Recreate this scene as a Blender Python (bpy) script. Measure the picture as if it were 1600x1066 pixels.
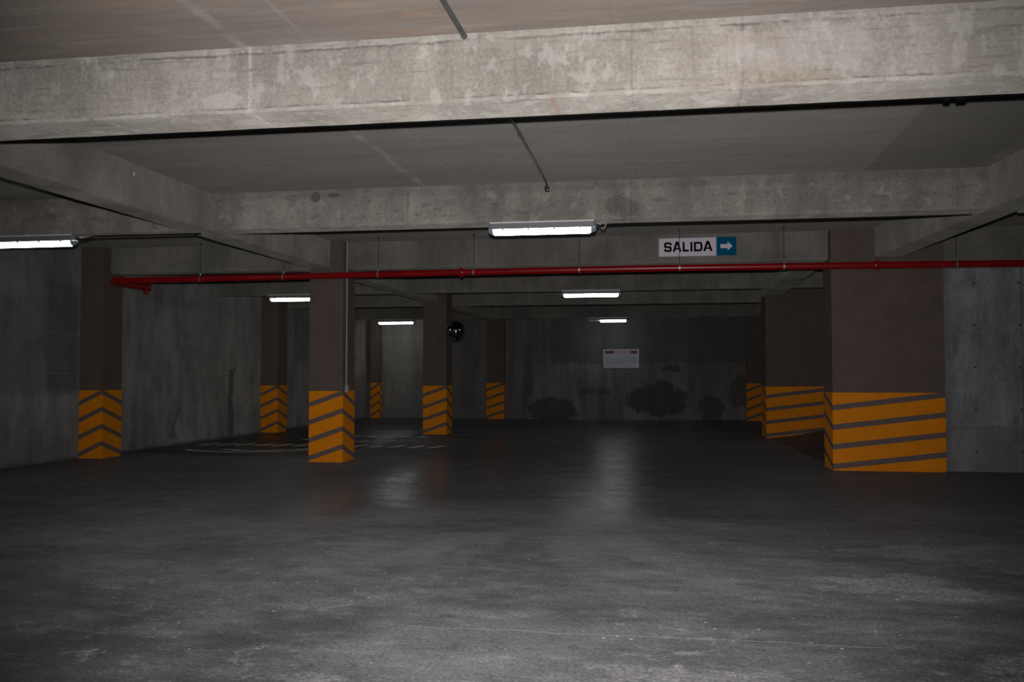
import bpy, bmesh, math, random
from mathutils import Vector
random.seed(7)
for o in list(bpy.data.objects): bpy.data.objects.remove(o)
C = bpy.context.scene.collection
SC = bpy.context.scene
PI = math.pi

# ------------------------------------------------------------------ camera
cam_d = bpy.data.cameras.new('camera'); cam = bpy.data.objects.new('camera', cam_d); C.objects.link(cam)
cam_d.sensor_width = 36.0; cam_d.lens = 36.0 * 1455.4 / 1600.0
cam.location = (0, 0, 1.5)
cam.rotation_euler = (PI/2 + 0.0363, 0, 0.1665)
cam_d.clip_end = 200
SC.camera = cam
# ------------------------------------------------------------------ world, exposure
w = bpy.data.worlds.new('world'); SC.world = w; w.use_nodes = True
w.node_tree.nodes['Background'].inputs[0].default_value = (0, 0, 0, 1)
w.node_tree.nodes['Background'].inputs[1].default_value = 0.0
SC.view_settings.view_transform = 'Standard'; SC.view_settings.look = 'None'
SC.view_settings.exposure = 0.0; SC.view_settings.gamma = 1.0; SC.view_settings.use_curve_mapping = False
# the photographer's flash gun, a hand's breadth above the lens
FLASH = 1950.0
fl_d = bpy.data.lights.new('camera_flash', 'SPOT'); fl = bpy.data.objects.new('camera_flash', fl_d); C.objects.link(fl)
fl_d.energy = FLASH; fl_d.color = (1.0, 0.965, 0.94); fl_d.spot_size = math.radians(80); fl_d.spot_blend = 1.0
fl_d.shadow_soft_size = 0.03
fl.location = (-0.01, 0.02, 1.67); fl.rotation_euler = (PI/2 + 0.06, 0, 0.15)
LAMP = 12.0
KA = 1.75                       # overall paleness of the bare concrete

# ------------------------------------------------------------------ measures
ZB, ZC = 3.35, 3.81            # beam underside, ceiling
XL, XR = -10.5, 9.5
Y1, Y2, Y3 = 15.3, 22.88, 31.2
YW = 31.5
COL = (-6.13, -5.52)
YBACK = -6.0

# ------------------------------------------------------------------ node helpers
class NT:
    def __init__(s, name, rough=0.9, spec=0.3):
        s.m = bpy.data.materials.new(name); s.m.use_nodes = True
        s.t = s.m.node_tree; s.b = s.t.nodes['Principled BSDF']
        s.b.inputs['Roughness'].default_value = rough
        s.b.inputs['Specular IOR Level'].default_value = spec
        s._tc = None
        s.b.inputs['Diffuse Roughness'].default_value = 1.0 if rough > 0.55 else 0.3
    def n(s, ty, **kw):
        nd = s.t.nodes.new(ty)
        for k, v in kw.items(): setattr(nd, k, v)
        return nd
    def link(s, a, b): s.t.links.new(a, b)
    def put(s, sock, v):
        if isinstance(v, bpy.types.NodeSocket): s.link(v, sock)
        elif isinstance(v, (tuple, list)) and len(v) == 3 and sock.type == 'RGBA': sock.default_value = (*v, 1)
        else: sock.default_value = v
    def co(s):
        if not s._tc: s._tc = s.n('ShaderNodeTexCoord')
        return s._tc.outputs['Object']
    def xyz(s):
        if not hasattr(s, '_x'):
            x = s.n('ShaderNodeSeparateXYZ'); s.link(s.co(), x.inputs[0]); s._x = x.outputs
        return s._x
    def math(s, op, a, b=0.0, c=None, clamp=False):
        m = s.n('ShaderNodeMath', operation=op, use_clamp=clamp)
        s.put(m.inputs[0], a); s.put(m.inputs[1], b)
        if c is not None: s.put(m.inputs[2], c)
        return m.outputs[0]
    def noise(s, scale, stretch=(1, 1, 1), detail=6, rough=0.6, off=(0, 0, 0), dist=0.0):
        mp = s.n('ShaderNodeMapping'); s.link(s.co(), mp.inputs[0])
        mp.inputs['Scale'].default_value = stretch; mp.inputs['Location'].default_value = off
        nz = s.n('ShaderNodeTexNoise'); s.link(mp.outputs[0], nz.inputs['Vector'])
        nz.inputs['Scale'].default_value = scale; nz.inputs['Detail'].default_value = detail
        nz.inputs['Roughness'].default_value = rough; nz.inputs['Distortion'].default_value = dist
        return nz.outputs['Fac']
    def step(s, v, a, b, lo=0.0, hi=1.0):
        r = s.n('ShaderNodeMapRange', interpolation_type='SMOOTHSTEP')
        s.put(r.inputs[0], v)
        for i, q in enumerate((a, b, lo, hi)): r.inputs[1+i].default_value = q
        return r.outputs[0]
    def mix(s, f, a, b, mode='MIX'):
        m = s.n('ShaderNodeMix', data_type='RGBA', blend_type=mode)
        s.put(m.inputs[0], f); s.put(m.inputs[6], a); s.put(m.inputs[7], b)
        return m.outputs[2]
    def bump(s, h, strength, dist=0.01):
        b = s.n('ShaderNodeBump'); s.put(b.inputs['Height'], h)
        b.inputs['Strength'].default_value = strength; b.inputs['Distance'].default_value = dist
        s.link(b.outputs[0], s.b.inputs['Normal'])
    def color(s, c): s.put(s.b.inputs['Base Color'], c)
    def box(s, axes, soft=0.03, wob=0.0, wsc=2.0, brk=0.0):
        """soft box mask; axes = {0:(lo,hi), 2:(lo,hi)}"""
        out = None
        wn = s.math('MULTIPLY', s.math('SUBTRACT', s.noise(wsc, detail=5), 0.5), wob) if wob else None
        for ax, (lo, hi) in axes.items():
            v = s.xyz()[ax]
            if wn is not None: v = s.math('ADD', v, wn)
            d = s.math('MULTIPLY', s.step(v, lo-soft, lo+soft), s.step(v, hi-soft, hi+soft, 1.0, 0.0))
            out = d if out is None else s.math('MULTIPLY', out, d)
        if brk: out = s.math('MULTIPLY', out, s.step(s.noise(3.3, detail=9, rough=0.75, off=(9, 1, 5)), 0.5-0.08, 0.5+0.08, 1-brk, 1.0))
        return out
    def blob(s, axes, soft=0.25, wob=1.1, wsc=3.0):
        """ragged ellipse mask; axes = {0:(centre,radius), 2:(centre,radius)}"""
        acc = None
        for ax, (c, r) in axes.items():
            q = s.math('DIVIDE', s.math('SUBTRACT', s.xyz()[ax], c), r)
            q = s.math('MULTIPLY', q, q)
            acc = q if acc is None else s.math('ADD', acc, q)
        acc = s.math('ADD', acc, s.math('MULTIPLY', s.math('SUBTRACT', s.noise(wsc, detail=7, rough=0.65), 0.5), wob*4))
        return s.step(acc, 1-soft, 1+soft, 1.0, 0.0)

def concrete(name, dark, light, scale=0.8, stretch=(1, 1, 1), grain=0.25, rough=0.92, spec=0.25,
             streak=None, streak_amt=0.3, off=(0, 0, 0), extras=(), bump=0.35, pits=True):
    s = NT(name, rough, spec)
    dark = tuple(q*KA for q in dark); light = tuple(q*KA for q in light)
    big = s.noise(scale, stretch, detail=8, rough=0.62, off=off, dist=0.3)
    c = s.mix(s.step(big, 0.3, 0.7), dark, light)
    if streak:
        st = s.noise(streak[0], streak[1], detail=6, rough=0.7, off=(3, 7, 1))
        g = s.step(st, 0.3, 0.72, 1-streak_amt, 1+streak_amt*0.6)
        cc = s.n('ShaderNodeCombineXYZ')
        for i in range(3): s.link(g, cc.inputs[i])
        c = s.mix(1.0, c, cc.outputs[0], 'MULTIPLY')
    fine = s.noise(38, detail=5, rough=0.7)
    g = s.step(fine, 0.25, 0.75, 1-grain, 1+grain)
    cc = s.n('ShaderNodeCombineXYZ')
    for i in range(3): s.link(g, cc.inputs[i])
    c = s.mix(1.0, c, cc.outputs[0], 'MULTIPLY')
    if pits:
        v = s.n('ShaderNodeTexVoronoi'); s.link(s.co(), v.inputs['Vector']); v.inputs['Scale'].default_value = 9
        pm = s.step(v.outputs['Distance'], 0.05, 0.09, 0.6, 0.0)
        pm = s.math('MULTIPLY', pm, s.step(s.noise(1.7, off=(5, 5, 5)), 0.52, 0.62))
        c = s.mix(pm, c, tuple(x*0.35 for x in dark))
    for fn in extras:
        c = fn(s, c)
    s.color(c)
    h = s.math('ADD', s.math('MULTIPLY', fine, 0.5), s.noise(6, detail=8, rough=0.7))
    s.bump(h, bump, 0.012)
    return s.m

def plain(name, col, rough=0.5, metal=0.0, spec=0.5, var=0.0, scale=5):
    s = NT(name, rough, spec); s.b.inputs['Metallic'].default_value = metal
    s.b.inputs['Diffuse Roughness'].default_value = 0.25
    if var:
        n = s.noise(scale, detail=6)
        s.color(s.mix(s.step(n, 0.3, 0.7), tuple(x*(1-var) for x in col), tuple(min(1, x*(1+var)) for x in col)))
    else: s.color(tuple(col))
    return s.m

def emit(name, col, st):
    s = NT(name, 0.4); s.color((0.8, 0.8, 0.8))
    s.b.inputs['Emission Color'].default_value = (*col, 1); s.b.inputs['Emission Strength'].default_value = st
    return s.m

def X_(axes, col, amt=1.0, **k):       # a coloured soft box mark
    col = tuple(min(0.7, q*KA) for q in col)
    return lambda s, c: s.mix(s.math('MULTIPLY', s.box(axes, **k), amt), c, col)
def B_(axes, col, amt=1.0, **k):       # a coloured ragged blob stain
    col = tuple(min(0.7, q*KA) for q in col)
    return lambda s, c: s.mix(s.math('MULTIPLY', s.blob(axes, **k), amt), c, col)
def N_(scale, a, b, col, amt=1.0, stretch=(1, 1, 1), off=(0, 0, 0), detail=7):
    col = tuple(min(0.7, q*KA) for q in col)
    return lambda s, c: s.mix(s.math('MULTIPLY', s.step(s.noise(scale, stretch, detail=detail, off=off), a, b), amt), c, col)

# ------------------------------------------------------------------ mesh helpers
def obj(name, bm, m, parent=None, smooth=False):
    me = bpy.data.meshes.new(name); bmesh.ops.recalc_face_normals(bm, faces=bm.faces)
    bm.to_mesh(me); bm.free()
    if m is not None:
        for q in (m if isinstance(m, (list, tuple)) else [m]): me.materials.append(q)
    if smooth:
        for p in me.polygons: p.use_smooth = True
        me.set_sharp_from_angle(angle=math.radians(40))
    o = bpy.data.objects.new(name, me); C.objects.link(o)
    if parent: o.parent = parent
    return o
def tag(o, label=None, cat=None, group=None, kind=None):
    if label: o['label'] = label
    if cat: o['category'] = cat
    if group: o['group'] = group
    if kind: o['kind'] = kind
    return o
def empty(name, loc, rz=0):
    o = bpy.data.objects.new(name, None); C.objects.link(o); o.location = loc; o.rotation_euler = (0, 0, rz)
    o.empty_display_size = 0.1
    return o
def box(bm, x0, x1, y0, y1, z0, z1, mi=0, bev=0.0):
    vs = [bm.verts.new((x, y, z)) for x in (x0, x1) for y in (y0, y1) for z in (z0, z1)]
    idx = [(0, 1, 3, 2), (4, 6, 7, 5), (0, 4, 5, 1), (2, 3, 7, 6), (0, 2, 6, 4), (1, 5, 7, 3)]
    fs = [bm.faces.new([vs[i] for i in f]) for f in idx]
    for f in fs: f.material_index = mi
    if bev:
        es = list({e for f in fs for e in f.edges})
        r = bmesh.ops.bevel(bm, geom=es, offset=bev, segments=2, affect='EDGES', profile=0.5)
        for f in r['faces']: f.material_index = mi
    return vs
def tube(bm, pts, r, seg=10, cap=True, mi=0):
    pts = [Vector(p) for p in pts]; rings = []
    rr = r if isinstance(r, (list, tuple)) else [r]*len(pts)
    up = None
    for i, p in enumerate(pts):
        if i == 0: d = pts[1]-p
        elif i == len(pts)-1: d = p-pts[i-1]
        else: d = (pts[i+1]-p).normalized() + (p-pts[i-1]).normalized()
        d.normalize()
        if up is None: up = Vector((0, 0, 1)) if abs(d.z) < 0.9 else Vector((1, 0, 0))
        a = d.cross(up); a.normalize(); b = a.cross(d); b.normalize(); up = b
        rings.append([bm.verts.new(p + (a*math.cos(t)+b*math.sin(t))*rr[i]) for t in [2*PI*k/seg for k in range(seg)]])
    for q in range(len(rings)-1):
        for k in range(seg):
            f = bm.faces.new([rings[q][k], rings[q][(k+1) % seg], rings[q+1][(k+1) % seg], rings[q+1][k]]); f.material_index = mi
    if cap:
        for rg in (rings[0][::-1], rings[-1]):
            f = bm.faces.new(rg); f.material_index = mi
def arc(c, r, a0, a1, n, u, v):
    c, u, v = Vector(c), Vector(u), Vector(v)
    return [c + u*(r*math.cos(a0+(a1-a0)*i/n)) + v*(r*math.sin(a0+(a1-a0)*i/n)) for i in range(n+1)]
def copy_tree(o, parent=None):
    c = o.copy(); C.objects.link(c); c.parent = parent
    for ch in list(o.children): copy_tree(ch, c)
    return c

# ------------------------------------------------------------------ materials
WARM_D, WARM_L = (0.150, 0.137, 0.122), (0.235, 0.222, 0.200)
m_ceil = concrete('ceiling_concrete', (0.118, 0.110, 0.101), (0.160, 0.152, 0.141), 0.9, (0.5, 1.6, 1), 0.16,
    streak=(1.6, (0.25, 3.5, 1)), streak_amt=0.22, extras=[
    X_({1: (-7, 6.2)}, (0.125, 0.100, 0.084), 0.55, soft=0.05),
    N_(0.9, 0.55, 0.72, (0.190, 0.120, 0.075), 0.4, (0.6, 1.5, 1), (4, 9, 0)),
    N_(2.2, 0.56, 0.68, (0.210, 0.125, 0.075), 0.35, (0.5, 1.5, 1), (1, 2, 0)),
    N_(3.0, 0.50, 0.70, (0.200, 0.190, 0.178), 0.3, (0.3, 2.5, 1), (7, 2, 0), 10),
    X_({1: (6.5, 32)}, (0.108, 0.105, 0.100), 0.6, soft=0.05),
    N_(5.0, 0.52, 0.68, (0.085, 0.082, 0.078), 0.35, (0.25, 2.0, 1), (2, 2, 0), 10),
    X_({0: (2.2, 3.4), 1: (6.5, 11.0)}, (0.080, 0.078, 0.074), 0.6, soft=0.02, wob=0.02),
    X_({0: (-2.98, -2.90)}, (0.24, 0.23, 0.215), 0.4, soft=0.03, wob=0.12, brk=0.9),
    X_({0: (-0.36, -0.345)}, (0.09, 0.085, 0.08), 0.5, soft=0.006, wob=0.01, brk=0.5),
    X_({0: (-2.45, -2.42)}, (0.20, 0.19, 0.175), 0.3, soft=0.015, wob=0.03, brk=0.8)])
def beam_mat(name, joints, d=WARM_D, l=WARM_L, off=(0, 0, 0), ex=()):
    e = []
    for x, wd, col, amt in joints:
        e.append(X_({0: (x-wd, x+wd)}, col, amt, soft=0.008, wob=0.03, wsc=4, brk=0.6))
    return concrete(name, d, l, 1.1, (1, 1, 0.8), 0.2, streak=(2.2, (2.2, 1, 0.35)), streak_amt=0.13, off=off,
                    extras=e+list(ex))
DKJ, LTJ = (0.07, 0.065, 0.06), (0.42, 0.41, 0.39)
rust = (0.20, 0.10, 0.06)
m_b1 = beam_mat('front_beam_concrete', [(-2.90, 0.012, LTJ, 0.7), (-0.225, 0.006, DKJ, 0.5), (0.48, 0.010, DKJ, 0.55),
    (0.17, 0.004, DKJ, 0.25), (-1.15, 0.006, (0.12, 0.09, 0.08), 0.35), (-1.0, 0.01, (0.14, 0.12, 0.11), 0.3), (-1.48, 0.008, (0.13, 0.10, 0.085), 0.3)],
    (0.190, 0.176, 0.158), (0.285, 0.27, 0.247), ex=[
    X_({2: (3.768, 3.9)}, (0.30, 0.29, 0.27), 0.45, soft=0.02, wob=0.10, wsc=5, brk=1.0),
    X_({2: (3.756, 3.772)}, (0.06, 0.056, 0.05), 0.65, soft=0.006, wob=0.05, wsc=6, brk=0.9),
    X_({2: (3.372, 3.383)}, (0.07, 0.065, 0.06), 0.7, soft=0.004, wob=0.02, wsc=9, brk=1.0),
    X_({2: (3.352, 3.372), 1: (6.0, 6.2)}, (0.36, 0.35, 0.33), 0.5, soft=0.004, wob=0.02, wsc=9, brk=0.8),
    N_(1.6, 0.48, 0.64, (0.22, 0.205, 0.185), 0.5, (0.5, 1, 3), (5, 5, 1)),
    N_(9, 0.56, 0.66, (0.12, 0.11, 0.10), 0.45, (0.25, 1, 4), (4, 1, 1), 10),
    N_(6, 0.55, 0.62, (0.38, 0.37, 0.355), 0.3, (1.4, 1, 0.9), (9, 1, 3), 12),
    N_(14, 0.58, 0.66, (0.40, 0.39, 0.37), 0.08, (0.6, 1, 1.4), (1, 8, 2)),
    N_(2.5, 0.60, 0.70, (0.40, 0.39, 0.37), 0.45, (1, 1, 0.7), (2, 3, 8)),
    B_({0: (0.85, 0.45), 2: (3.58, 0.14)}, (0.33, 0.32, 0.31), 0.3),
    B_({0: (-3.15, 0.16), 2: (3.44, 0.06)}, (0.36, 0.35, 0.33), 0.4),
    B_({0: (-3.1, 0.1), 2: (3.62, 0.03)}, (0.36, 0.35, 0.33), 0.3),
    X_({1: (6.13, 6.6), 0: (-0.78, -0.74)}, rust, 0.35, soft=0.01, wob=0.06, wsc=6),
    N_(2.0, 0.58, 0.7, (0.24, 0.15, 0.10), 0.25, (0.4, 2, 1), (8, 2, 1))])
m_b2 = beam_mat('second_beam_concrete', [(-3.15, 0.012, (0.10, 0.093, 0.085), 0.6), (-0.47, 0.010, LTJ, 0.3), (-0.42, 0.01, DKJ, 0.4), (0.64, 0.005, DKJ, 0.5), (0.91, 0.005, DKJ, 0.5),
    (3.2, 0.01, DKJ, 0.3)], (0.150, 0.141, 0.128), (0.250, 0.238, 0.218), (3, 4, 5), ex=[
    N_(7, 0.55, 0.66, (0.10, 0.093, 0.085), 0.5, (0.6, 1, 1.6), (4, 1, 1), 11), N_(5, 0.56, 0.64, (0.33, 0.32, 0.30), 0.35, (1.2, 1, 1), (9, 3, 3), 12),
    B_({0: (-4.35, 0.06), 2: (3.72, 0.07)}, (0.07, 0.065, 0.06), 0.7, wsc=8), B_({0: (-4.1, 0.09), 2: (3.74, 0.03)}, (0.07, 0.065, 0.06), 0.7, wsc=8),
    B_({0: (-0.55, 0.2), 2: (3.5, 0.12)}, (0.085, 0.08, 0.075), 0.45),
    X_({2: (3.70, 3.85)}, (0.10, 0.095, 0.085), 0.3, soft=0.03, wob=0.1, wsc=4)])
m_beam = beam_mat('beam_concrete', [(-9.0, 0.006, DKJ, 0.4), (-7.6, 0.006, DKJ, 0.4), (-4.2, 0.005, DKJ, 0.4), (-2.9, 0.004, LTJ, 0.3), (-1.5, 0.006, DKJ, 0.35), (0.9, 0.005, DKJ, 0.4), (1.75, 0.03, DKJ, 0.25), (6.2, 0.006, DKJ, 0.4)],
    (0.120, 0.115, 0.104), (0.190, 0.182, 0.165), (8, 1, 2))
m_gird = beam_mat('girder_concrete', [], (0.115, 0.110, 0.102), (0.180, 0.174, 0.160), (1, 7, 4), ex=[
    B_({1: (9.3, 0.02), 2: (3.70, 0.02)}, (0.5, 0.5, 0.48), 0.8, wob=0.0)])

m_wleft = concrete('left_wall_concrete', (0.105, 0.102, 0.100), (0.190, 0.185, 0.180), 0.55, (1, 0.9, 0.8), 0.16, streak=(1.3, (1, 2.6, 0.5)), streak_amt=0.24, extras=[
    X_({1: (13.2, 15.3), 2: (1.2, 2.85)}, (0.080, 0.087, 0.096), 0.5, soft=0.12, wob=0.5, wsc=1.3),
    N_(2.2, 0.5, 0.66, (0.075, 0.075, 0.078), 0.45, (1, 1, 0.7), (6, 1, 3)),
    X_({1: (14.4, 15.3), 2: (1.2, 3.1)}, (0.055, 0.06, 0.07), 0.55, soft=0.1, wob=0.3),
    X_({1: (11.4, 13.0), 2: (1.6, 2.5)}, (0.100, 0.108, 0.115), 0.35, soft=0.06, wob=0.2),
    X_({2: (1.52, 1.535)}, (0.25, 0.25, 0.24), 0.3, soft=0.01, wob=0.06), X_({2: (2.22, 2.235)}, (0.25, 0.25, 0.24), 0.25, soft=0.01, wob=0.06),
    X_({2: (0.78, 0.79)}, (0.24, 0.24, 0.23), 0.2, soft=0.01, wob=0.06),
    X_({1: (21.1, 21.4), 2: (0, 1.6)}, (0.035, 0.035, 0.038), 0.7, soft=0.04, wob=0.5),
    X_({1: (18.6, 18.7), 2: (0, 0.6)}, (0.04, 0.04, 0.04), 0.6, soft=0.03, wob=1.2),
    X_({2: (-0.1, 0.04)}, (0.06, 0.058, 0.055), 0.6, soft=0.03, wob=0.2),
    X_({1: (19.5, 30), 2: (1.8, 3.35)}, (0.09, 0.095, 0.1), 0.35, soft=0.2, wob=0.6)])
m_wfar = concrete('far_wall_concrete', (0.120, 0.116, 0.112), (0.195, 0.188, 0.178), 0.5, (1, 1, 0.8), 0.15, streak=(1.0, (2.4, 1, 0.3)), streak_amt=0.3, extras=[
    X_({0: (-3.95, 2.6), 2: (1.92, 3.4)}, (0.072, 0.080, 0.088), 0.65, soft=0.04, wob=0.25, wsc=2.5),
    X_({0: (-3.95, -2.1), 2: (1.86, 1.95)}, (0.11, 0.10, 0.095), 0.5, soft=0.05, wob=0.3),
    X_({0: (-4.9, -4.6), 2: (0.8, 2.6)}, (0.06, 0.055, 0.055), 0.5, soft=0.1, wob=0.3),
    B_({0: (-0.35, 0.85), 2: (0.66, 0.55)}, (0.050, 0.052, 0.056), 0.8, wob=1.0, wsc=1.8),
    B_({0: (-3.85, 0.75), 2: (0.32, 0.42)}, (0.052, 0.054, 0.058), 0.75, wob=1.0, wsc=1.8),
    B_({0: (0.1, 0.35), 2: (1.72, 0.10)}, (0.055, 0.052, 0.05), 0.7, wob=3.0, wsc=5),
    B_({0: (1.35, 0.45), 2: (0.35, 0.45)}, (0.055, 0.055, 0.058), 0.7, wob=1.2),
    B_({0: (2.3, 0.35), 2: (0.9, 0.55)}, (0.055, 0.055, 0.058), 0.6, wob=1.2),
    B_({0: (-2.5, 0.6), 2: (0.95, 0.10)}, (0.06, 0.058, 0.055), 0.6, wob=3.0, wsc=4),
    X_({0: (-11, -5.6), 2: (0.0, 0.36)}, (0.13, 0.135, 0.14), 0.5, soft=0.02, wob=0.06),
    X_({0: (-8.9, -6.6), 2: (0.4, 3.4)}, (0.10, 0.10, 0.102), 0.4, soft=0.08, wob=0.3)])
def tie_holes(s, c):
    fx = s.math('ABSOLUTE', s.math('SUBTRACT', s.math('FRACT', s.math('DIVIDE', s.math('SUBTRACT', s.xyz()[0], 4.36), 0.66)), 0.5))
    fz = s.math('ABSOLUTE', s.math('SUBTRACT', s.math('FRACT', s.math('DIVIDE', s.math('ADD', s.xyz()[2], 0.02), 0.655)), 0.5))
    d = s.math('SQRT', s.math('ADD', s.math('MULTIPLY', fx, fx), s.math('MULTIPLY', fz, fz)))
    d = s.math('ADD', d, s.math('MULTIPLY', s.math('SUBTRACT', s.noise(30, detail=2), 0.5), 0.03))
    return s.mix(s.step(d, 0.018, 0.035, 0.8, 0.0), c, (0.03, 0.03, 0.03))
m_wright = concrete('right_wall_concrete', (0.165, 0.170, 0.185), (0.265, 0.27, 0.29), 0.9, (1, 1, 1), 0.14, streak=(2.5, (2.2, 1, 0.5)), streak_amt=0.25, extras=[
    N_(3.0, 0.52, 0.66, (0.10, 0.108, 0.122), 0.55, (1.5, 1, 0.6), (3, 1, 1)),
    X_({0: (4.2, 4.33)}, (0.12, 0.12, 0.125), 0.5, soft=0.02, wob=0.06, wsc=4),  # shadow beside the wide pillar, painted as a darker strip
    X_({2: (0.72, 0.735)}, (0.28, 0.28, 0.28), 0.35, soft=0.008, wob=0.03),
    X_({2: (-0.1, 0.72)}, (0.14, 0.135, 0.13), 0.45, soft=0.02, wob=0.03),
    X_({0: (5.37, 5.39)}, (0.05, 0.05, 0.055), 0.5, soft=0.01, wob=0.02), tie_holes])
m_wback = concrete('back_wall_concrete', (0.12, 0.115, 0.11), (0.19, 0.185, 0.175), 0.6)

# floor: worn, dusty, partly polished concrete
def floor_mat():
    s = NT('floor_concrete', 0.35, 0.32); s.b.inputs['Diffuse Roughness'].default_value = 1.0
    big = s.noise(0.33, (1, 1.2, 1), detail=9, rough=0.66, dist=0.6)
    mid = s.noise(1.3, (0.8, 1.3, 1), detail=9, rough=0.7, off=(4, 2, 0))
    c = s.mix(s.step(big, 0.32, 0.68), (0.062, 0.062, 0.067), (0.150, 0.150, 0.156))
    c = s.mix(s.math('MULTIPLY', s.step(mid, 0.45, 0.7), 0.4), c, (0.235, 0.235, 0.242))
    f2 = s.noise(6.5, (0.7, 1.2, 1), detail=11, rough=0.78, off=(3, 3, 3), dist=0.4)
    c = s.mix(s.math('MULTIPLY', s.step(f2, 0.36, 0.5, 1.0, 0.0), 0.5), c, (0.055, 0.053, 0.053))
    c = s.mix(s.math('MULTIPLY', s.step(f2, 0.54, 0.68), 0.4), c, (0.30, 0.30, 0.30))
    # dark smooth floor further in, with light falloff painted into the colour
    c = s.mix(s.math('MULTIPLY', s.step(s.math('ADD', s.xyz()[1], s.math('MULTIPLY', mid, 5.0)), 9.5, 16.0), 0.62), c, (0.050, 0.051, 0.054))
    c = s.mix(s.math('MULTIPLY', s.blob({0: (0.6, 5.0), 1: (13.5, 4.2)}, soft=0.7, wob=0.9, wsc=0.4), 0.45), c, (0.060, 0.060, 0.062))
    # pale scuffed dust patches close by
    nearm = s.step(s.xyz()[1], 4.2, 8.6, 1.0, 0.0)
    scuff = s.step(s.noise(3.2, (0.9, 1, 1), detail=12, rough=0.78, off=(1, 6, 0), dist=1.0), 0.54, 0.66)
    patch = s.step(s.noise(0.8, detail=3, off=(7, 3, 0)), 0.42, 0.62)
    sm = s.math('MULTIPLY', s.math('MULTIPLY', scuff, patch), s.math('MULTIPLY', nearm, 0.42))
    c = s.mix(sm, c, (0.55, 0.54, 0.52))
    for bx, by, rx, ry, a in ((1.65, 7.0, 0.55, 0.35, 0.8), (2.2, 5.2, 0.6, 0.3, 0.7), (0.1, 4.7, 0.55, 0.22, 0.6), (2.0, 8.4, 0.5, 0.25, 0.45), (-1.75, 4.4, 0.25, 0.12, 0.6)):
        bl = s.math('MULTIPLY', s.blob({0: (bx, rx), 1: (by, ry)}, soft=0.3, wob=2.2, wsc=2.6), s.step(s.noise(26, detail=10, rough=0.85), 0.42, 0.66))
        c = s.mix(s.math('MULTIPLY', bl, a*0.45), c, (0.62, 0.61, 0.59))
    # specks
    v = s.n('ShaderNodeTexVoronoi'); s.link(s.co(), v.inputs['Vector']); v.inputs['Scale'].default_value = 8
    sp = s.math('MULTIPLY', s.step(v.outputs['Distance'], 0.05, 0.10, 1.0, 0.0), s.step(s.noise(2.2, off=(2, 2, 2)), 0.48, 0.60))
    c = s.mix(s.math('MULTIPLY', sp, 0.7), c, (0.65, 0.64, 0.62))
    # fine crack across the slab
    cy = s.math('ADD', s.xyz()[1], s.math('MULTIPLY', s.noise(0.9, (1, 0, 0), detail=5), 0.35))
    ck = s.math('MULTIPLY', s.step(s.math('ABSOLUTE', s.math('SUBTRACT', cy, 5.62)), 0.003, 0.010, 0.6, 0.0), s.box({0: (-1.6, 1.2)}, soft=0.2))
    c = s.mix(ck, c, (0.30, 0.29, 0.27))
    fine = s.noise(45, detail=6, rough=0.75)
    g = s.step(fine, 0.28, 0.72, 0.55, 1.45); cc = s.n('ShaderNodeCombineXYZ')
    for i in range(3): s.link(g, cc.inputs[i])
    c = s.mix(1.0, c, cc.outputs[0], 'MULTIPLY')
    s.color(c)
    # the driving lane is tyre-polished, the sides are dull with dust
    lane = s.box({0: (-4.2, 1.0)}, soft=0.6, wob=1.2, wsc=0.5)
    lane = s.math('MULTIPLY', lane, s.step(s.xyz()[1], 8.0, 11.0))
    rg = s.math('SUBTRACT', s.step(mid, 0.35, 0.65, 0.50, 0.62), s.math('MULTIPLY', lane, 0.30))
    rg = s.math('ADD', rg, s.math('MULTIPLY', sm, 0.2))
    s.put(s.b.inputs['Roughness'], rg)
    s.put(s.b.inputs['Specular IOR Level'], s.math('ADD', s.math('MULTIPLY', lane, 0.3), 0.12))
    h = s.math('ADD', s.math('MULTIPLY', s.noise(2.4, (0.6, 1.5, 1), detail=5), 1.0), s.math('MULTIPLY', fine, 0.10))
    s.bump(h, 0.5, 0.02)
    return s.m
m_floor = floor_mat()
m_ramp = concrete('ramp_concrete', (0.030, 0.030, 0.031), (0.060, 0.059, 0.058), 0.9, rough=0.55)

m_brown = plain('brown_paint', (0.160, 0.122, 0.104), 0.75, spec=0.25, var=0.10, scale=3)
def hazard():
    s = NT('hazard_paint', 0.7, 0.25); s.b.inputs['Diffuse Roughness'].default_value = 0.25
    uv = s.n('ShaderNodeUVMap'); uv.uv_map = 'UVMap'
    sx = s.n('ShaderNodeSeparateXYZ'); s.link(uv.outputs[0], sx.inputs[0])
    h = s.math('SUBTRACT', sx.outputs[1], s.math('MULTIPLY', sx.outputs[0], 0.205))
    h = s.math('ADD', h, s.math('MULTIPLY', s.math('SUBTRACT', s.noise(9, detail=4), 0.5), 0.008))
    fr = s.math('FRACT', s.math('DIVIDE', s.math('SUBTRACT', h, 0.020), 0.307))
    # painted band runs from the bottom of each 307 mm period up to 80 mm
    m1 = s.math('MULTIPLY', s.step(fr, -0.01, 0.008), s.step(fr, 0.272, 0.290, 1.0, 0.0))
    n = s.noise(3.5, detail=6)
    ye = s.mix(s.step(n, 0.3, 0.7), (0.88, 0.285, 0.001), (0.97, 0.33, 0.002))
    gr = s.math('MULTIPLY', s.step(s.noise(7, detail=8, rough=0.75, off=(1, 1, 4)), 0.6, 0.75), 0.35)
    ye = s.mix(gr, ye, (0.40, 0.13, 0.01))
    s.color(s.mix(m1, ye, (0.185, 0.140, 0.132)))
    return s.m
m_haz = hazard()
m_red = plain('red_enamel', (0.33, 0.006, 0.009), 0.28, spec=0.5, var=0.12, scale=2)
m_steel = plain('zinc_steel', (0.42, 0.42, 0.42), 0.4, metal=0.7, var=0.15, scale=30)
m_wire = plain('dark_rod', (0.05, 0.05, 0.05), 0.6, metal=0.3)
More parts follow.
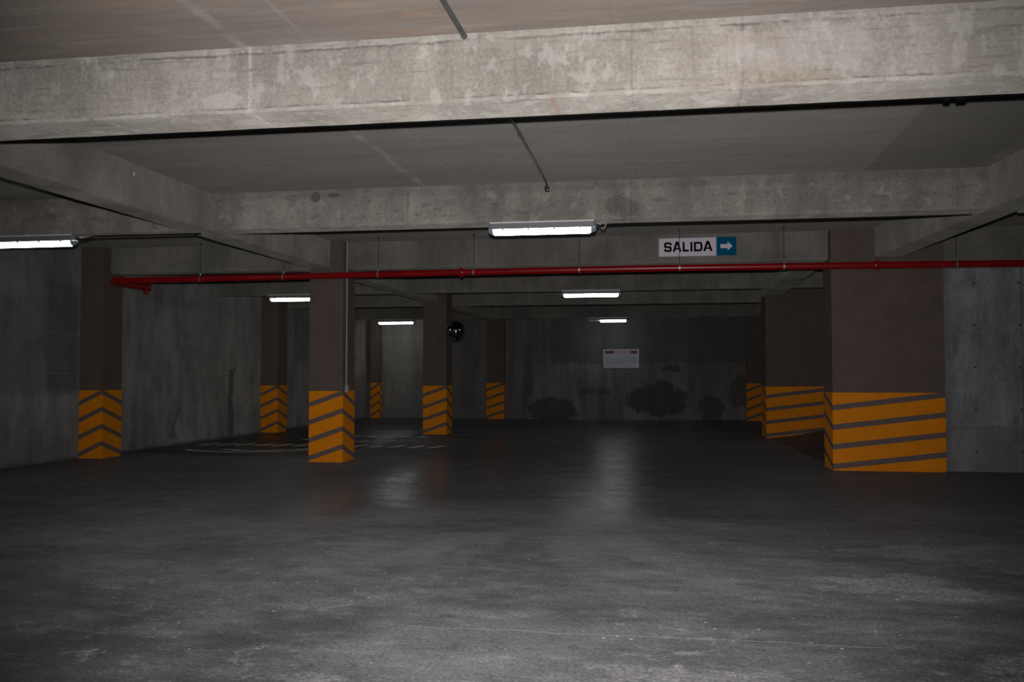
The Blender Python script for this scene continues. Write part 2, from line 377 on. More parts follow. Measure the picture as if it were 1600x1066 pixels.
m_cond = plain('grey_conduit', (0.085, 0.095, 0.092), 0.55, var=0.2, scale=6)
m_pvc = plain('pale_grey_conduit', (0.40, 0.41, 0.43), 0.5, var=0.1)
m_house = plain('lamp_housing_grey', (0.24, 0.25, 0.27), 0.45, var=0.05)
m_rim = plain('lamp_rim', (0.92, 0.93, 0.95), 0.25)
m_clear = plain('lamp_end_plastic', (0.32, 0.42, 0.46), 0.2)
m_matte = plain('matt_black', (0.008, 0.008, 0.008), 0.95, spec=0.05)
m_black = plain('black_plastic', (0.015, 0.015, 0.016), 0.4)
m_white = plain('sign_white', (0.86, 0.80, 0.90), 0.6, spec=0.2)
m_blue = plain('sign_blue', (0.002, 0.125, 0.27), 0.7, spec=0.05)
m_ink = plain('sign_black', (0.003, 0.003, 0.004), 0.9, spec=0.03)
m_board = plain('notice_board_white', (0.50, 0.52, 0.56), 0.5)
m_dred = plain('notice_red', (0.20, 0.012, 0.035), 0.5)
m_pink = plain('notice_header_tint', (0.42, 0.36, 0.42), 0.5)
m_greyink = plain('notice_grey_ink', (0.16, 0.19, 0.23), 0.5)
m_brt = plain('notice_sticker', (0.85, 0.85, 0.85), 0.5)
m_mirror = plain('mirror_glass', (0.75, 0.75, 0.75), 0.03, metal=1.0)

# ------------------------------------------------------------------ setting
def struct(name, bm, m, label, cat='structure'):
    return tag(obj(name, bm, m), label, cat, kind='structure')
bm = bmesh.new(); box(bm, XL-0.3, XR+0.3, YBACK-0.3, YW+0.3, -0.3, 0.0)
struct('floor', bm, m_floor, 'dark scuffed concrete slab of the parking garage', 'floor')
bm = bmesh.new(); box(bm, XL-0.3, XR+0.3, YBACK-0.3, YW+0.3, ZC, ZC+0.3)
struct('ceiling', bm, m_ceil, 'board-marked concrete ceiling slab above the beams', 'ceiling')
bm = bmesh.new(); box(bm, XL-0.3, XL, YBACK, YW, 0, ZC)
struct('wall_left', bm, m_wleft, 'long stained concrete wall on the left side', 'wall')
bm = bmesh.new(); box(bm, XL-0.3, XR+0.3, YW, YW+0.3, 0, ZC)
struct('wall_far', bm, m_wfar, 'far concrete wall with dark repainted patches and stains', 'wall')
bm = bmesh.new(); box(bm, 4.22, XR, 15.46, 15.76, 0, 3.2)
struct('wall_right', bm, m_wright, 'bluish concrete wall with tie holes right of the widest pillar', 'wall')
bm = bmesh.new(); box(bm, XR, XR+0.3, YBACK, YW, 0, ZC)
struct('wall_side', bm, m_wback, 'concrete wall closing the garage on the far right, out of frame', 'wall')
bm = bmesh.new(); box(bm, XL-0.3, XR+0.3, YBACK-0.3, YBACK, 0, ZC)
struct('wall_back', bm, m_wback, 'concrete wall behind the photographer', 'wall')
# plinth along the far wall
bm = bmesh.new(); box(bm, -5.45, -3.96, YW-0.12, YW, 0, 0.36, bev=0.01)
struct('trim_1', bm, m_wfar, 'low concrete ledge at the foot of the far wall', 'ledge')
# ramp rising to the right behind the widest pillar
bm = bmesh.new()
prof = [(2.42, 0.0), (2.9, 0.06), (3.6, 0.20), (5.0, 0.50), (9.5, 1.45)]
a = [bm.verts.new((x+(0.12 if i == 0 else 0), 16.3, z+0.002)) for i, (x, z) in enumerate(prof)]
b = [bm.verts.new((x-(0.12 if i == 0 else 0), 24.6, z+0.002)) for i, (x, z) in enumerate(prof)]
for i in range(len(prof)-1): bm.faces.new([a[i], a[i+1], b[i+1], b[i]])
a0 = bm.verts.new((9.5, 16.3, 0.0)); b0 = bm.verts.new((9.5, 24.6, 0.0))
bm.faces.new([*a, a0]); bm.faces.new([*b[::-1], b0][::-1])
struct('ramp', bm, m_ramp, 'dark ramp sloping up to the right behind the widest pillar', 'ramp')
bm = bmesh.new(); prev = None
for i in range(41):
    y = 16.32 + i*0.16; x = 2.54 - 0.24*(y-16.3)/8.3 + random.uniform(-0.006, 0.006); wd = random.uniform(0.006, 0.026)
    cur = [bm.verts.new((x-wd, y, 0.004)), bm.verts.new((x+wd, y, 0.007))]
    if prev: bm.faces.new([prev[0], prev[1], cur[1], cur[0]])
    prev = cur
tag(obj('painted_line', bm, plain('worn_white_paint', (0.28, 0.27, 0.25), 0.7, var=0.3, scale=20)), 'thin worn pale line along the foot of the ramp beside the pillars', 'line marking')

# beams: chamfered, slightly irregular lower edges and a ragged joint with the slab
def beam_mesh(axis, a0, a1, c0, c1, zb=ZB, skew=0.0):
    """runs along axis 0 (x) or 1 (y) from a0 to a1; cross extent c0..c1; skew shifts the cross extent along the run"""
    bm = bmesh.new(); n = max(2, int((a1-a0)/0.12)); rings = []
    jt = [random.uniform(-1, 1) for _ in range(8*(n+2))]
    for i in range(n+1):
        t = a0 + (a1-a0)*i/n; s = skew*(t-a0)
        k = [jt[8*i+q]*0.004 for q in range(8)]
        ch = 0.028
        sec = [(c0-0.012+k[0], ZC+0.001), (c0+k[1]*0.5, ZC-0.022+k[2]*1.2), (c0, zb+ch+k[3]), (c0+ch+k[4], zb),
               (c1-ch+k[5], zb), (c1, zb+ch+k[6]), (c1, ZC-0.02), (c1+0.012, ZC+0.001)]
        rings.append([bm.verts.new((t, c+s, z) if axis == 0 else (c+s, t, z)) for c, z in sec])
    for i in range(n):
        for q in range(7):
            bm.faces.new([rings[i][q], rings[i+1][q], rings[i+1][q+1], rings[i][q+1]])
        bm.faces.new([rings[i][7], rings[i+1][7], rings[i+1][0], rings[i][0]])
    bm.faces.new(rings[0][::-1]); bm.faces.new(rings[-1])
    return bm
GLX = (-6.18, -5.76)
def cross(a0, a1, y0, wd, mat, label, zb=ZB):
    return tag(obj('ceiling_beam', beam_mesh(0, a0, a1, y0, y0+wd, zb), mat), label, 'beam', kind='structure')
cross(XL, XR, 1.20, 0.46, m_beam, 'concrete beam above and just ahead of the camera, out of frame')
cross(XL, XR, 6.10, 0.46, m_b1, 'broad pale concrete beam nearest the camera, crossing the whole ceiling')
grx = lambda y: 3.60 - 0.075*(y-10)
cross(GLX[1], grx(11.2)+0.02, 11.02, 0.42, m_b2, 'second concrete beam, carrying the largest lit lamp')
cross(XL, GLX[0], 11.02, 0.42, m_b2, 'concrete beam above the leftmost lamp')
cross(grx(11.2)+0.44, XR, 11.02, 0.42, m_b2, 'concrete beam stub at the upper right edge')
cross(COL[1]+0.006, 2.53, 15.50, 0.40, m_beam, 'concrete beam behind the SALIDA sign')
cross(-10.03, COL[0]-0.006, 15.50, 0.40, m_beam, 'concrete beam between the left wall pilaster and the front column')
cross(4.22, XR, 15.50, 0.40, m_beam, 'concrete beam over the bluish right wall', zb=3.205)
cross(GLX[1], 2.15, 20.2, 0.40, m_beam, 'concrete beam below the red pipe, above the second row lamp')
cross(XL, GLX[0], 20.2, 0.40, m_beam, 'concrete beam on the left above the lamp half hidden by the front column')
cross(2.62, XR, 20.2, 0.40, m_beam, 'dark concrete beam glimpsed right between the two wide pillars')
cross(GLX[1], 2.55, 24.2, 0.40, m_beam, 'dim concrete beam just behind the middle column, centre bay')
cross(XL, GLX[0], 24.2, 0.40, m_beam, 'dim concrete beam left of the middle column')
cross(GLX[1], 2.60, 30.0, 0.40, m_beam, 'farthest concrete beam, in front of the far wall, centre bay')
cross(XL, GLX[0], 30.0, 0.40, m_beam, 'farthest concrete beam, left of the middle column')
def girder(y0, y1, x0, x1, label, skew=0.0):
    return tag(obj('ceiling_girder', beam_mesh(1, y0, y1, x0, x1, skew=skew), m_gird), label, 'girder', kind='structure')
girder(6.56, Y1, *GLX, 'concrete girder on the upper left running back onto the front column')
girder(Y1+0.61, Y2, *GLX, 'concrete girder between front column and middle column')
girder(Y2+0.62, Y3-0.01, *GLX, 'dark girder beyond the middle column')
girder(1.66, 6.10, *GLX, 'concrete girder on the left ahead of the nearest beam')
girder(6.56, Y1, grx(6.56), grx(6.56)+0.42, 'concrete girder on the upper right running back onto the widest pillar', skew=-0.075)
girder(1.66, 6.10, 3.9, 4.32, 'concrete girder on the right ahead of the nearest beam')
girder(16.1, Y2, 2.15, 2.62, 'dark girder between the two wide pillars')
girder(24.0, Y3-0.01, 2.62, 3.04, 'dark girder beyond the farther wide pillar')

# ------------------------------------------------------------------ columns
HB = 1.222
def column(x0, x1, y0, y1, label, cat='column', group=None, zb=0.0, hz0=0.0):
    t = empty('column', ((x0+x1)/2, y0, 0)); w2 = (x1-x0)/2; d = y1-y0
    tag(t, label, cat, group, kind='thing')
    bm = bmesh.new(); box(bm, -w2, w2, 0, d, HB, ZC-0.004, bev=0.008)
    obj('shaft', bm, m_brown, t)
    bm = bmesh.new(); uvl = bm.loops.layers.uv.new('UVMap'); e = 0.004; c = 0.010
    # outline with small chamfers; u runs 0 at front-left, 1 at front-right, back to 0 along each side
    out = [(-w2-e, d, 1.0), (-w2-e, c, 0.0), (-w2+c, -e, 0.0), (w2-c, -e, 1.0), (w2+e, c, 1.0), (w2+e, d, 0.0)]
    lo = [bm.verts.new((x, y, 0)) for x, y, u in out]; hi = [bm.verts.new((x, y, HB)) for x, y, u in out]
    for i in range(5):
        f = bm.faces.new([lo[i], lo[i+1], hi[i+1], hi[i]])
        for lp, (u, v) in zip(f.loops, ((out[i][2], 0), (out[i+1][2], 0), (out[i+1][2], HB), (out[i][2], HB))): lp[uvl].uv = (u, v)
    f = bm.faces.new([lo[5], lo[0], hi[0], hi[5]])
    for lp, (u, v) in zip(f.loops, ((0, 0), (1, 0), (1, HB), (0, HB))): lp[uvl].uv = (u, v)
    bm.faces.new(hi); bm.faces.new(lo[::-1])
    o = obj('striped_base', bm, m_haz, t)
    o['label'] = 'orange-yellow base with slanting brown stripes'
    return t
column(*COL, Y1, Y1+0.61, 'nearest square brown column with striped base, grey conduit on its side')
column(*COL, Y2, Y2+0.61, 'middle square brown column with striped base, beside the round mirror')
column(*COL, Y3, YW-0.006, 'small far brown column standing against the far wall, right of the mirror')
column(2.54, 4.21, Y1, 16.1, 'widest brown pillar at right with large striped base', 'pillar')
column(2.29, 3.96, Y2, 23.98, 'second wide brown pillar, half hidden behind the widest one', 'pillar')
column(2.50, 3.05, Y3, YW-0.006, 'narrow dark pillar against the far wall at its right end', 'pillar')
column(XL+0.006, -10.04, Y1, Y1+0.61, 'brown pilaster on left wall nearest the camera, chevron striped base', 'pilaster')
column(XL+0.006, -10.02, Y2, Y2+0.61, 'brown pilaster on left wall just left of the nearest column', 'pilaster')
column(-10.25, -9.93, Y3, YW-0.006, 'farthest dark pilaster in the left corner, seen right of the nearest column', 'pilaster')

# ------------------------------------------------------------------ lamps
def make_lamp(L=1.30):
    t = empty('batten_lamp', (0, 0, 0)); h = L/2
    bm = bmesh.new()
    # housing: trapezium section, y 0..0.14, z 0(top)..-0.085
    sec = [(0.005, 0.0), (0.0, -0.02), (0.0, -0.085), (0.14, -0.085), (0.14, -0.02), (0.135, 0.0)]
    ends = []
    for x, sc in ((-h, 0.8), (-h+0.03, 1), (h-0.03, 1), (h, 0.8)):
        ends.append([bm.verts.new((x, 0.07+(y-0.07)*sc, -0.042+(z+0.042)*sc if sc < 1 else z)) for y, z in sec])
    for i in range(3):
        for k in range(6): bm.faces.new([ends[i][k], ends[i+1][k], ends[i+1][(k+1) % 6], ends[i][(k+1) % 6]])
    bm.faces.new(ends[0][::-1]); bm.faces.new(ends[-1])
    hs = obj('housing', bm, m_house, t)
    bm = bmesh.new(); box(bm, -h+0.02, h-0.02, -0.014, 0.0, -0.018, -0.001, bev=0.003)
    o = obj('rim', bm, m_rim, t); o['label'] = 'bright rim of the housing'
    # rounded diffuser
    bm = bmesh.new(); rings = []
    for x, sc in ((-h+0.055, 0.75), (-h+0.075, 1), (h-0.075, 1), (h-0.055, 0.75)):
        rg = [bm.verts.new((x, 0.07-0.062*math.cos(a)*sc, -0.086-0.068*math.sin(a)*sc)) for a in [PI*q/10 for q in range(11)]]
        rings.append(rg)
    for i in range(3):
        for k in range(10): bm.faces.new([rings[i][k], rings[i+1][k], rings[i+1][k+1], rings[i][k+1]])
    bm.faces.new(rings[0][::-1]); bm.faces.new(rings[-1])
    obj('diffuser', bm, None, t, smooth=True)
    for sgn in (-1, 1):
        bm = bmesh.new(); rings = []
        for x, sc in ((h-0.055, 0.98), (h-0.02, 0.9), (h+0.005, 0.55)):
            rings.append([bm.verts.new((sgn*x, 0.07-0.062*math.cos(a)*sc, -0.086-0.062*math.sin(a)*sc)) for a in [PI*q/8 for q in range(9)]])
        for i in range(2):
            for k in range(8): bm.faces.new([rings[i][k], rings[i+1][k], rings[i+1][k+1], rings[i][k+1]])
        bm.faces.new(rings[0][::-1]); bm.faces.new(rings[-1])
        obj('end_cap', bm, m_clear, t, smooth=True)
    for q in range(4):
        x = -h + 0.18 + q*(L-0.36)/3
        bm = bmesh.new(); box(bm, x-0.012, x+0.012, -0.010, 0.0, -0.105, -0.070, bev=0.002)
        obj('clip', bm, m_steel, t)
    bm = bmesh.new(); tube(bm, [(h, 0.07, -0.06), (h+0.035, 0.07, -0.06)], 0.016, 10)
    obj('cable_gland', bm, m_black, t, smooth=True)
    return t
lamps = [  # x centre, y, label, light colour, strength, strength
    (-1.50, 11.05, 'large lit batten lamp under the second beam, above centre', (0.90, 0.94, 1.0), LAMP*1.0),
    (-8.35, 11.05, 'leftmost lit batten lamp, at the left edge above the wall', (0.97, 1.0, 0.92), LAMP*1.0),
    (-1.66, 20.23, 'lit batten lamp in the second row, just under the red pipe', (0.92, 0.94, 1.0), LAMP*1.0),
    (-8.47, 20.23, 'lit batten lamp partly hidden behind the nearest column', (1.0, 0.97, 0.80), LAMP*1.0),
    (-1.93, 30.03, 'smallest lit batten lamp, above the white notice board', (0.93, 0.93, 1.0), LAMP*1.0),
    (-9.00, 30.03, 'lit batten lamp between nearest column and middle column', (0.98, 0.98, 0.94), LAMP*1.0)]
lamps += [(-1.50, 1.22, 'added lit batten lamp under the beam above the camera, out of frame', (0.95, 0.95, 1.0), LAMP)]  # unseen lamp, added to light the near area
proto = make_lamp()
for i, (x, y, lab, col, st) in enumerate(lamps):
    o = proto if i == 0 else copy_tree(proto)
    o.location = (x, y, ZB); tag(o, lab, 'lamp', 'lit batten lamps under the beams')
    me = emit('lamp_glow', col, st)
    for ch in o.children:
        if ch.name.startswith('diffuser'):
            ch.data = ch.data.copy(); ch.data.materials.clear(); ch.data.materials.append(me)
            if lab.startswith('smallest'):          # only the right-hand stretch of this tube still burns
                for v in ch.data.vertices: v.co.x = 0.18 + v.co.x*0.69
                bm = bmesh.new(); tube(bm, [(-0.62, 0.07, -0.10), (-0.26, 0.07, -0.10)], 0.022, 10)
                q = obj('dead_tube', bm, m_rim, o, smooth=True); q['label'] = 'unlit left end of the tube'
# loose loop of lead at the right end of the big lamp
bm = bmesh.new()
tube(bm, [(x, 11.12, z) for x, z in [(-0.80, 3.29), (-0.785, 3.325), (-0.765, 3.34), (-0.742, 3.33), (-0.732, 3.295), (-0.742, 3.258), (-0.765, 3.25), (-0.785, 3.265)]], 0.0075, 8)
tag(obj('cable_loop', bm, m_pvc, smooth=True), 'small pale loop of cable hanging at the right end of the largest lamp', 'cable')

# ------------------------------------------------------------------ red sprinkler pipe and hangers
PY, PZ, PR = 14.95, 3.19, 0.053
zat = lambda x: 3.185 + 0.012*math.cos(x*0.35+0.4) - 0.002*abs(x)
t = empty('fire_pipe', (-9.74, PY, 3.15)); L0 = Vector(t.location)
tag(t, 'long red fire pipe crossing below the ceiling from left pilaster to right edge', 'pipe')
bm = bmesh.new()
xs = [-9.62 + i*(9.45+9.62)/24 for i in range(25)]
tube(bm, [Vector((x, PY, zat(x)))-L0 for x in xs], PR, 16)
obj('main_run', bm, m_red, t, smooth=True)
def coupling(x, r=PR+0.014, wd=0.04, mat=m_red):
    bm = bmesh.new()
    z = zat(x)
    tube(bm, [Vector((x-wd, PY, z))-L0, Vector((x-wd*0.5, PY, z))-L0, Vector((x+wd*0.5, PY, z))-L0, Vector((x+wd, PY, z))-L0], [r*0.93, r, r, r*0.93], 16)
    for s in (-1, 1):
        box(bm, *[q for q in ((x-0.02-L0.x), (x+0.02-L0.x), PY-0.012-L0.y, PY+0.012-L0.y, z+s*r-0.014-L0.z, z+s*r+0.014-L0.z)])
    obj('coupling', bm, mat, t, smooth=True)
for x in (-3.36, 3.16, -9.45): coupling(x)
bm = bmesh.new()
zz = zat(-9.62)
pp = [Vector((-9.62, PY, zz))] + arc((-9.62, PY+0.13, zz), 0.13, -PI/2, -PI, 6, (1, 0, 0), (0, 1, 0)) + [Vector((-9.75, PY+0.20, zz))]
tube(bm, [p-L0 for p in pp], PR+0.008, 16)
obj('elbow', bm, m_red, t, smooth=True)
bm = bmesh.new()
tube(bm, [Vector(p)-L0 for p in [(-9.75, PY+0.18, zz), (-9.75, PY+1.25, zz-0.01)]], PR, 16)
obj('branch', bm, m_red, t, smooth=True)
bm = bmesh.new()
tube(bm, [Vector(p)-L0 for p in [(-9.75, PY+1.2, zz+0.0), (-9.75, PY+1.32, zz-0.0)]], PR+0.02, 16)
tube(bm, [Vector(p)-L0 for p in [(-9.75, PY+1.26, zz), (-9.75, PY+1.26, zz-0.12)]], PR*0.9, 16)
obj('end_fitting', bm, m_red, t, smooth=True)

def make_hanger():
    t = empty('pipe_hanger', (0, 0, 0))
    bm = bmesh.new(); tube(bm, [(0, 0, PR+0.012), (0, 0, ZC-PZ)], 0.0055, 6)
    obj('rod', bm, m_wire, t)
    bm = bmesh.new()
    ring = arc((0, 0, 0), PR+0.004, 0, 2*PI, 20, (0, 1, 0), (0, 0, 1))
    for i in range(20):
        p, q = ring[i], ring[i+1]; n0, n1 = p.normalized(), q.normalized()
        def v(pt, n, r, s): return bm.verts.new(pt + n*r + Vector((s*0.013, 0, 0)))
        a = [v(p, n0, 0, -1), v(q, n1, 0, -1), v(q, n1, 0, 1), v(p, n0, 0, 1)]; b = [v(p, n0, 0.004, -1), v(q, n1, 0.004, -1), v(q, n1, 0.004, 1), v(p, n0, 0.004, 1)]
        bm.faces.new(b); bm.faces.new(a[::-1])
        bm.faces.new([a[0], a[1], b[1], b[0]]); bm.faces.new([a[3], b[3], b[2], a[2]])
    obj('ring_clamp', bm, m_steel, t)
    bm = bmesh.new(); tube(bm, [(0, 0, PR+0.006), (0, 0, PR+0.04)], 0.011, 6)
    obj('nut', bm, m_steel, t)
    bm = bmesh.new(); tube(bm, [(0, 0, ZC-PZ-0.012), (0, 0, ZC-PZ)], 0.022, 8)
    obj('anchor', bm, m_wire, t)
    return t
hang = [(-7.98, 'pipe hanger nearest the left pilaster on the red pipe'), (-6.46, 'pipe hanger just left of the nearest column'),
        (-4.78, 'pipe hanger just right of the nearest column'), (-3.15, 'pipe hanger beside the red coupling left of the big lamp'),
        (-1.41, 'pipe hanger straight under the right half of the big lamp'), (0.18, 'pipe hanger whose rod crosses the SALIDA sign'),
        (1.78, 'pipe hanger between the SALIDA sign and the widest pillar'), (4.30, 'pipe hanger right of the widest pillar')]
p0 = make_hanger()
for i, (x, lab) in enumerate(hang):
    o = p0 if i == 0 else copy_tree(p0)
    o.location = (x, PY, zat(x)); tag(o, lab, 'hanger', 'hangers holding the red pipe')
    for ch in o.children:
        if ch.name.startswith('rod'): pass

# ------------------------------------------------------------------ conduits
def conduit_thing(name, loc, label, cat, parts):
    t = empty(name, loc); tag(t, label, cat)
    for nm, bm, m in parts(Vector(loc)): obj(nm, bm, m, t, smooth=True)
    return t
def front_conduit(L):
    bm = bmesh.new(); tube(bm, [Vector(p)-L for p in [(-1.33, -1.0, ZC-0.018), (-1.35, 6.085, ZC-0.018)]], 0.017, 10); yield 'pipe', bm, m_cond
    bm = bmesh.new(); tube(bm, [Vector(p)-L for p in [(-1.35, 6.05, ZC-0.02), (-1.35, 6.088, ZC-0.02)]], 0.021, 10); yield 'sleeve', bm, m_cond
conduit_thing('ceiling_conduit', (-1.34, 2, 3.79), 'dark grey conduit on the ceiling ahead of the nearest beam', 'conduit', front_conduit)
def second_conduit(L):
    bm = bmesh.new()
    tube(bm, [Vector(p)-L for p in [(-1.36, 6.56, ZC-0.016), (-1.38, 8.6, ZC-0.02), (-1.42, 10.86, ZC-0.018), (-1.42, 10.93, ZC-0.03), (-1.42, 10.96, ZC-0.075)]], 0.014, 10); yield 'pipe', bm, m_cond
    for y in (8.7, 9.9, 10.35):
        bm = bmesh.new(); x = -1.36-0.06*(y-6.56)/4.3; box(bm, x-0.02-L.x, x+0.02-L.x, y-0.008-L.y, y+0.012-L.y, ZC-0.036-L.z, ZC-L.z+0.001, bev=0.003); yield 'strap', bm, m_cond
    bm = bmesh.new(); box(bm, -1.445-L.x, -1.395-L.x, 10.945-L.y, 11.02-L.y, 3.69-L.z, 3.75-L.z, bev=0.006); yield 'end_box', bm, m_black
conduit_thing('ceiling_conduit', (-1.38, 8.6, 3.79), 'thin grey conduit on the ceiling between the first and second beams', 'conduit', second_conduit)
def column_conduit(L):
    bm = bmesh.new(); X = COL[1]+0.018
    tube(bm, [Vector(p)-L for p in [(X, 15.44, 1.30), (X, 15.44, 2.6), (X, 15.44, ZC)]], 0.014, 10); yield 'pipe', bm, m_pvc
    bm = bmesh.new(); box(bm, COL[1]-L.x+0.004, COL[1]+0.055-L.x, 15.39-L.y, 15.49-L.y, 1.20-L.z, 1.32-L.z, bev=0.008); yield 'outlet_box', bm, m_pvc
    for z in (1.9, 2.6, 3.25):
        bm = bmesh.new(); box(bm, COL[1]-L.x, COL[1]+0.036-L.x, 15.415-L.y, 15.465-L.y, z-0.01-L.z, z+0.01-L.z, bev=0.002); yield 'strap', bm, m_steel
conduit_thing('column_conduit', (COL[1]+0.018, 15.44, 1.2), 'pale grey conduit with outlet box on the right side of the nearest column', 'conduit', column_conduit)
# black strip for the beam's shadow line, shaped as a lead from the leftmost lamp
bm = bmesh.new()
tube(bm, [(-7.66, 11.12, 3.29), (-7.58, 11.14, 3.295), (-7.50, 11.20, 3.335), (-7.3, 11.22, 3.338), (-6.0, 11.24, 3.338)], 0.011, 8)
tag(obj('shadow_line_cable', bm, m_black, smooth=True), 'black cable-like strip for the shadow line under the beam, leaving the leftmost lamp', 'cable')
bm = bmesh.new()
tube(bm, [(-0.80, 11.2, 3.285), (-0.70, 11.25, 3.325), (-0.5, 11.34, 3.341), (1.3, 11.37, 3.341), (3.45, 11.38, 3.341)], 0.006, 8)
tag(obj('shadow_line_cable', bm, m_black, smooth=True), 'black cable-like strip for the shadow line under the second beam, right of the largest lamp', 'cable')  # thin black tube drawn for the shadow line behind the second beam
# black conduit under the back edge of the nearest beam, with a joint at the right
t = empty('beam_conduit', (0, 6.5, 3.33)); tag(t, 'black conduit along the rear underside edge of the nearest beam, jointed at right', 'conduit')
bm = bmesh.new(); tube(bm, [(-9.5, 0.066, 0.03), (0, 0.066, 0.03), (8.5, 0.066, 0.03)], 0.013, 8); obj('pipe', bm, m_matte, t, smooth=True)
bm = bmesh.new(); tube(bm, [(1.82, 0.066, 0.02), (1.86, 0.066, 0.02)], 0.020, 8); obj('joint', bm, m_matte, t, smooth=True)
bm = bmesh.new(); tube(bm, [(1.90, 0.066, 0.02), (1.96, 0.066, 0.02)], 0.020, 8); obj('joint', bm, m_matte, t, smooth=True)

# ------------------------------------------------------------------ SALIDA sign
def stroke(bm, pts, th, z=0.0, closed=False):
    P = [Vector((p[0], p[1])) for p in pts]; n = len(P); Ls = []
    for i in range(n):
        a = P[i-1] if (i > 0 or closed) else None; b = P[(i+1) % n] if (i < n-1 or closed) else None
        d0 = (P[i]-a).normalized() if a is not None else None; d1 = (b-P[i]).normalized() if b is not None else None
        if d0 is None: d0 = d1
        if d1 is None: d1 = d0
        n0 = Vector((-d0.y, d0.x)); n1 = Vector((-d1.y, d1.x)); m = (n0+n1).normalized()
        k = th/2/max(0.35, m.dot(n0)); Ls.append((P[i]+m*k, P[i]-m*k))
    vs = [[bm.verts.new((q.x, -z, q.y)) for q in pr] for pr in Ls]
    vb = [[bm.verts.new((q.x, 0.0, q.y)) for q in pr] for pr in Ls]
    rng = range(n if closed else n-1)
    for i in rng:
        j = (i+1) % n
        bm.faces.new([vs[i][0], vs[i][1], vs[j][1], vs[j][0]])
        bm.faces.new([vs[i][0], vs[j][0], vb[j][0], vb[i][0]]); bm.faces.new([vs[i][1], vb[i][1], vb[j][1], vs[j][1]])
def rounded(pts, r, closed=False, n=5):
    out = []; N = len(pts)
    for i, p in enumerate(pts):
        if not closed and i in (0, N-1): out.append(p); continue
        rr = p[2] if len(p) > 2 else r
        a, b, c = Vector(pts[i-1][:2]), Vector(p[:2]), Vector(pts[(i+1) % N][:2])
        if rr <= 0: out.append((b.x, b.y)); continue
        u, v = (a-b).normalized(), (c-b).normalized()
        for k in range(n+1):
            t = k/n; q = b+u*rr*(1-t)**2 + v*rr*t**2
            out.append((q.x, q.y))
    return out
SW, SH = 1.245, 0.300; sx0, sz0 = -0.145, 3.445
t = empty('exit_sign', (sx0, 15.49, sz0)); tag(t, 'white and blue SALIDA exit sign with an arrow, on the beam above the red pipe', 'sign')
blue_x = 0.925
bm = bmesh.new(); box(bm, 0, blue_x, -0.012, 0.010, 0, SH, bev=0.002); o = obj('white_panel', bm, m_white, t)
bm = bmesh.new(); box(bm, blue_x, SW, -0.0125, 0.010, 0.002, SH+0.004, bev=0.002); o = obj('blue_panel', bm, m_blue, t)
bm = bmesh.new()
H = 0.160; bz = 0.074; px = SW/121.0; T = 0.0335; h = T/2
def at_(x): return (x-20.0)/10.0*px      # crop pixel columns of the lettering to metres
def glyph(kind, x0, x1):
    a, b = at_(x0)+h, at_(x1)-h; lo, hi = bz+h, bz+H-h; mid = (lo+hi)/2
    if kind == 'S':
        p = rounded([(b, hi-0.034), (b, hi), (a, hi), (a, mid), (b, mid), (b, lo), (a, lo), (a, lo+0.034)], 0.022)
        stroke(bm, p, T, 0.0155)
    if kind == 'L': stroke(bm, [(a, bz+H), (a, lo), (b+h, lo)], T, 0.0155)
    if kind == 'I': stroke(bm, [(a, bz), (a, bz+H)], T, 0.0155)
    if kind == 'D': stroke(bm, rounded([(a, lo, 0), (b, lo, 0.04), (b, hi, 0.04), (a, hi, 0)], 0, closed=True), T, 0.0155, closed=True)
    if kind == 'A':
        m = (a+b)/2
        stroke(bm, [(a-h*0.2, bz), (m-0.008, bz+H-0.006), (m+0.008, bz+H-0.006), (b+h*0.2, bz)], T, 0.0155)
        stroke(bm, [(a+0.028, bz+0.050), (b-0.028, bz+0.050)], T*0.8, 0.0152)
for g in (('S', 27+170, 0), ): pass
off = 0
for k, x0, x1 in (('S', 100, 222), ('A', 240, 372), ('L', 392, 490), ('I', 515, 541), ('D', 570, 704), ('A', 716, 858)):
    glyph(k, x0, x1)
o = obj('lettering', bm, m_ink, t); o['label'] = 'black capital letters reading SALIDA'
bm = bmesh.new(); cx = (blue_x+SW)/2; cz = 0.152
pts = [(-0.095, 0.033), (0.02, 0.033), (0.02, 0.072), (0.098, 0.0), (0.02, -0.072), (0.02, -0.033), (-0.095, -0.033)]
f = [bm.verts.new((cx+x, -0.0155, cz+z)) for x, z in pts]; b = [bm.verts.new((cx+x, -0.012, cz+z)) for x, z in pts]
bm.faces.new(f)
for i in range(7): bm.faces.new([f[i], b[i], b[(i+1) % 7], f[(i+1) % 7]])
o = obj('arrow', bm, m_white, t); o['label'] = 'white arrow pointing right'

# ------------------------------------------------------------------ notice board on the far wall
t = empty('notice_board', (-2.17, YW-0.035, 1.72)); tag(t, 'small white notice board with a dark red header on the far wall', 'sign')
bw, bh = 1.20, 0.64
bm = bmesh.new(); box(bm, 0, bw, 0, 0.034, 0, bh, bev=0.004); obj('panel', bm, m_board, t)
bm = bmesh.new(); box(bm, 0.05, bw-0.06, -0.004, 0.001, bh-0.155, bh-0.045, bev=0.003); obj('header', bm, m_dred, t)
bm = bmesh.new()
box(bm, 0.36, 0.92, -0.007, 0.0, bh-0.145, bh-0.055)
obj('header_title', bm, m_pink, t)
bm = bmesh.new()
for r in range(5):
    x = 0.07 + (0.08 if r == 4 else 0)
    while x < (1.05 if r < 4 else 0.75):
        wl = random.uniform(0.05, 0.13); box(bm, x, min(x+wl, 1.1), -0.003, 0.0, bh-0.235-r*0.066, bh-0.215-r*0.066); x += wl+0.03
obj('printed_lines', bm, m_greyink, t)
bm = bmesh.new(); box(bm, bw-0.11, bw-0.035, -0.004, 0.0, 0.045, 0.125); obj('sticker', bm, m_brt, t)

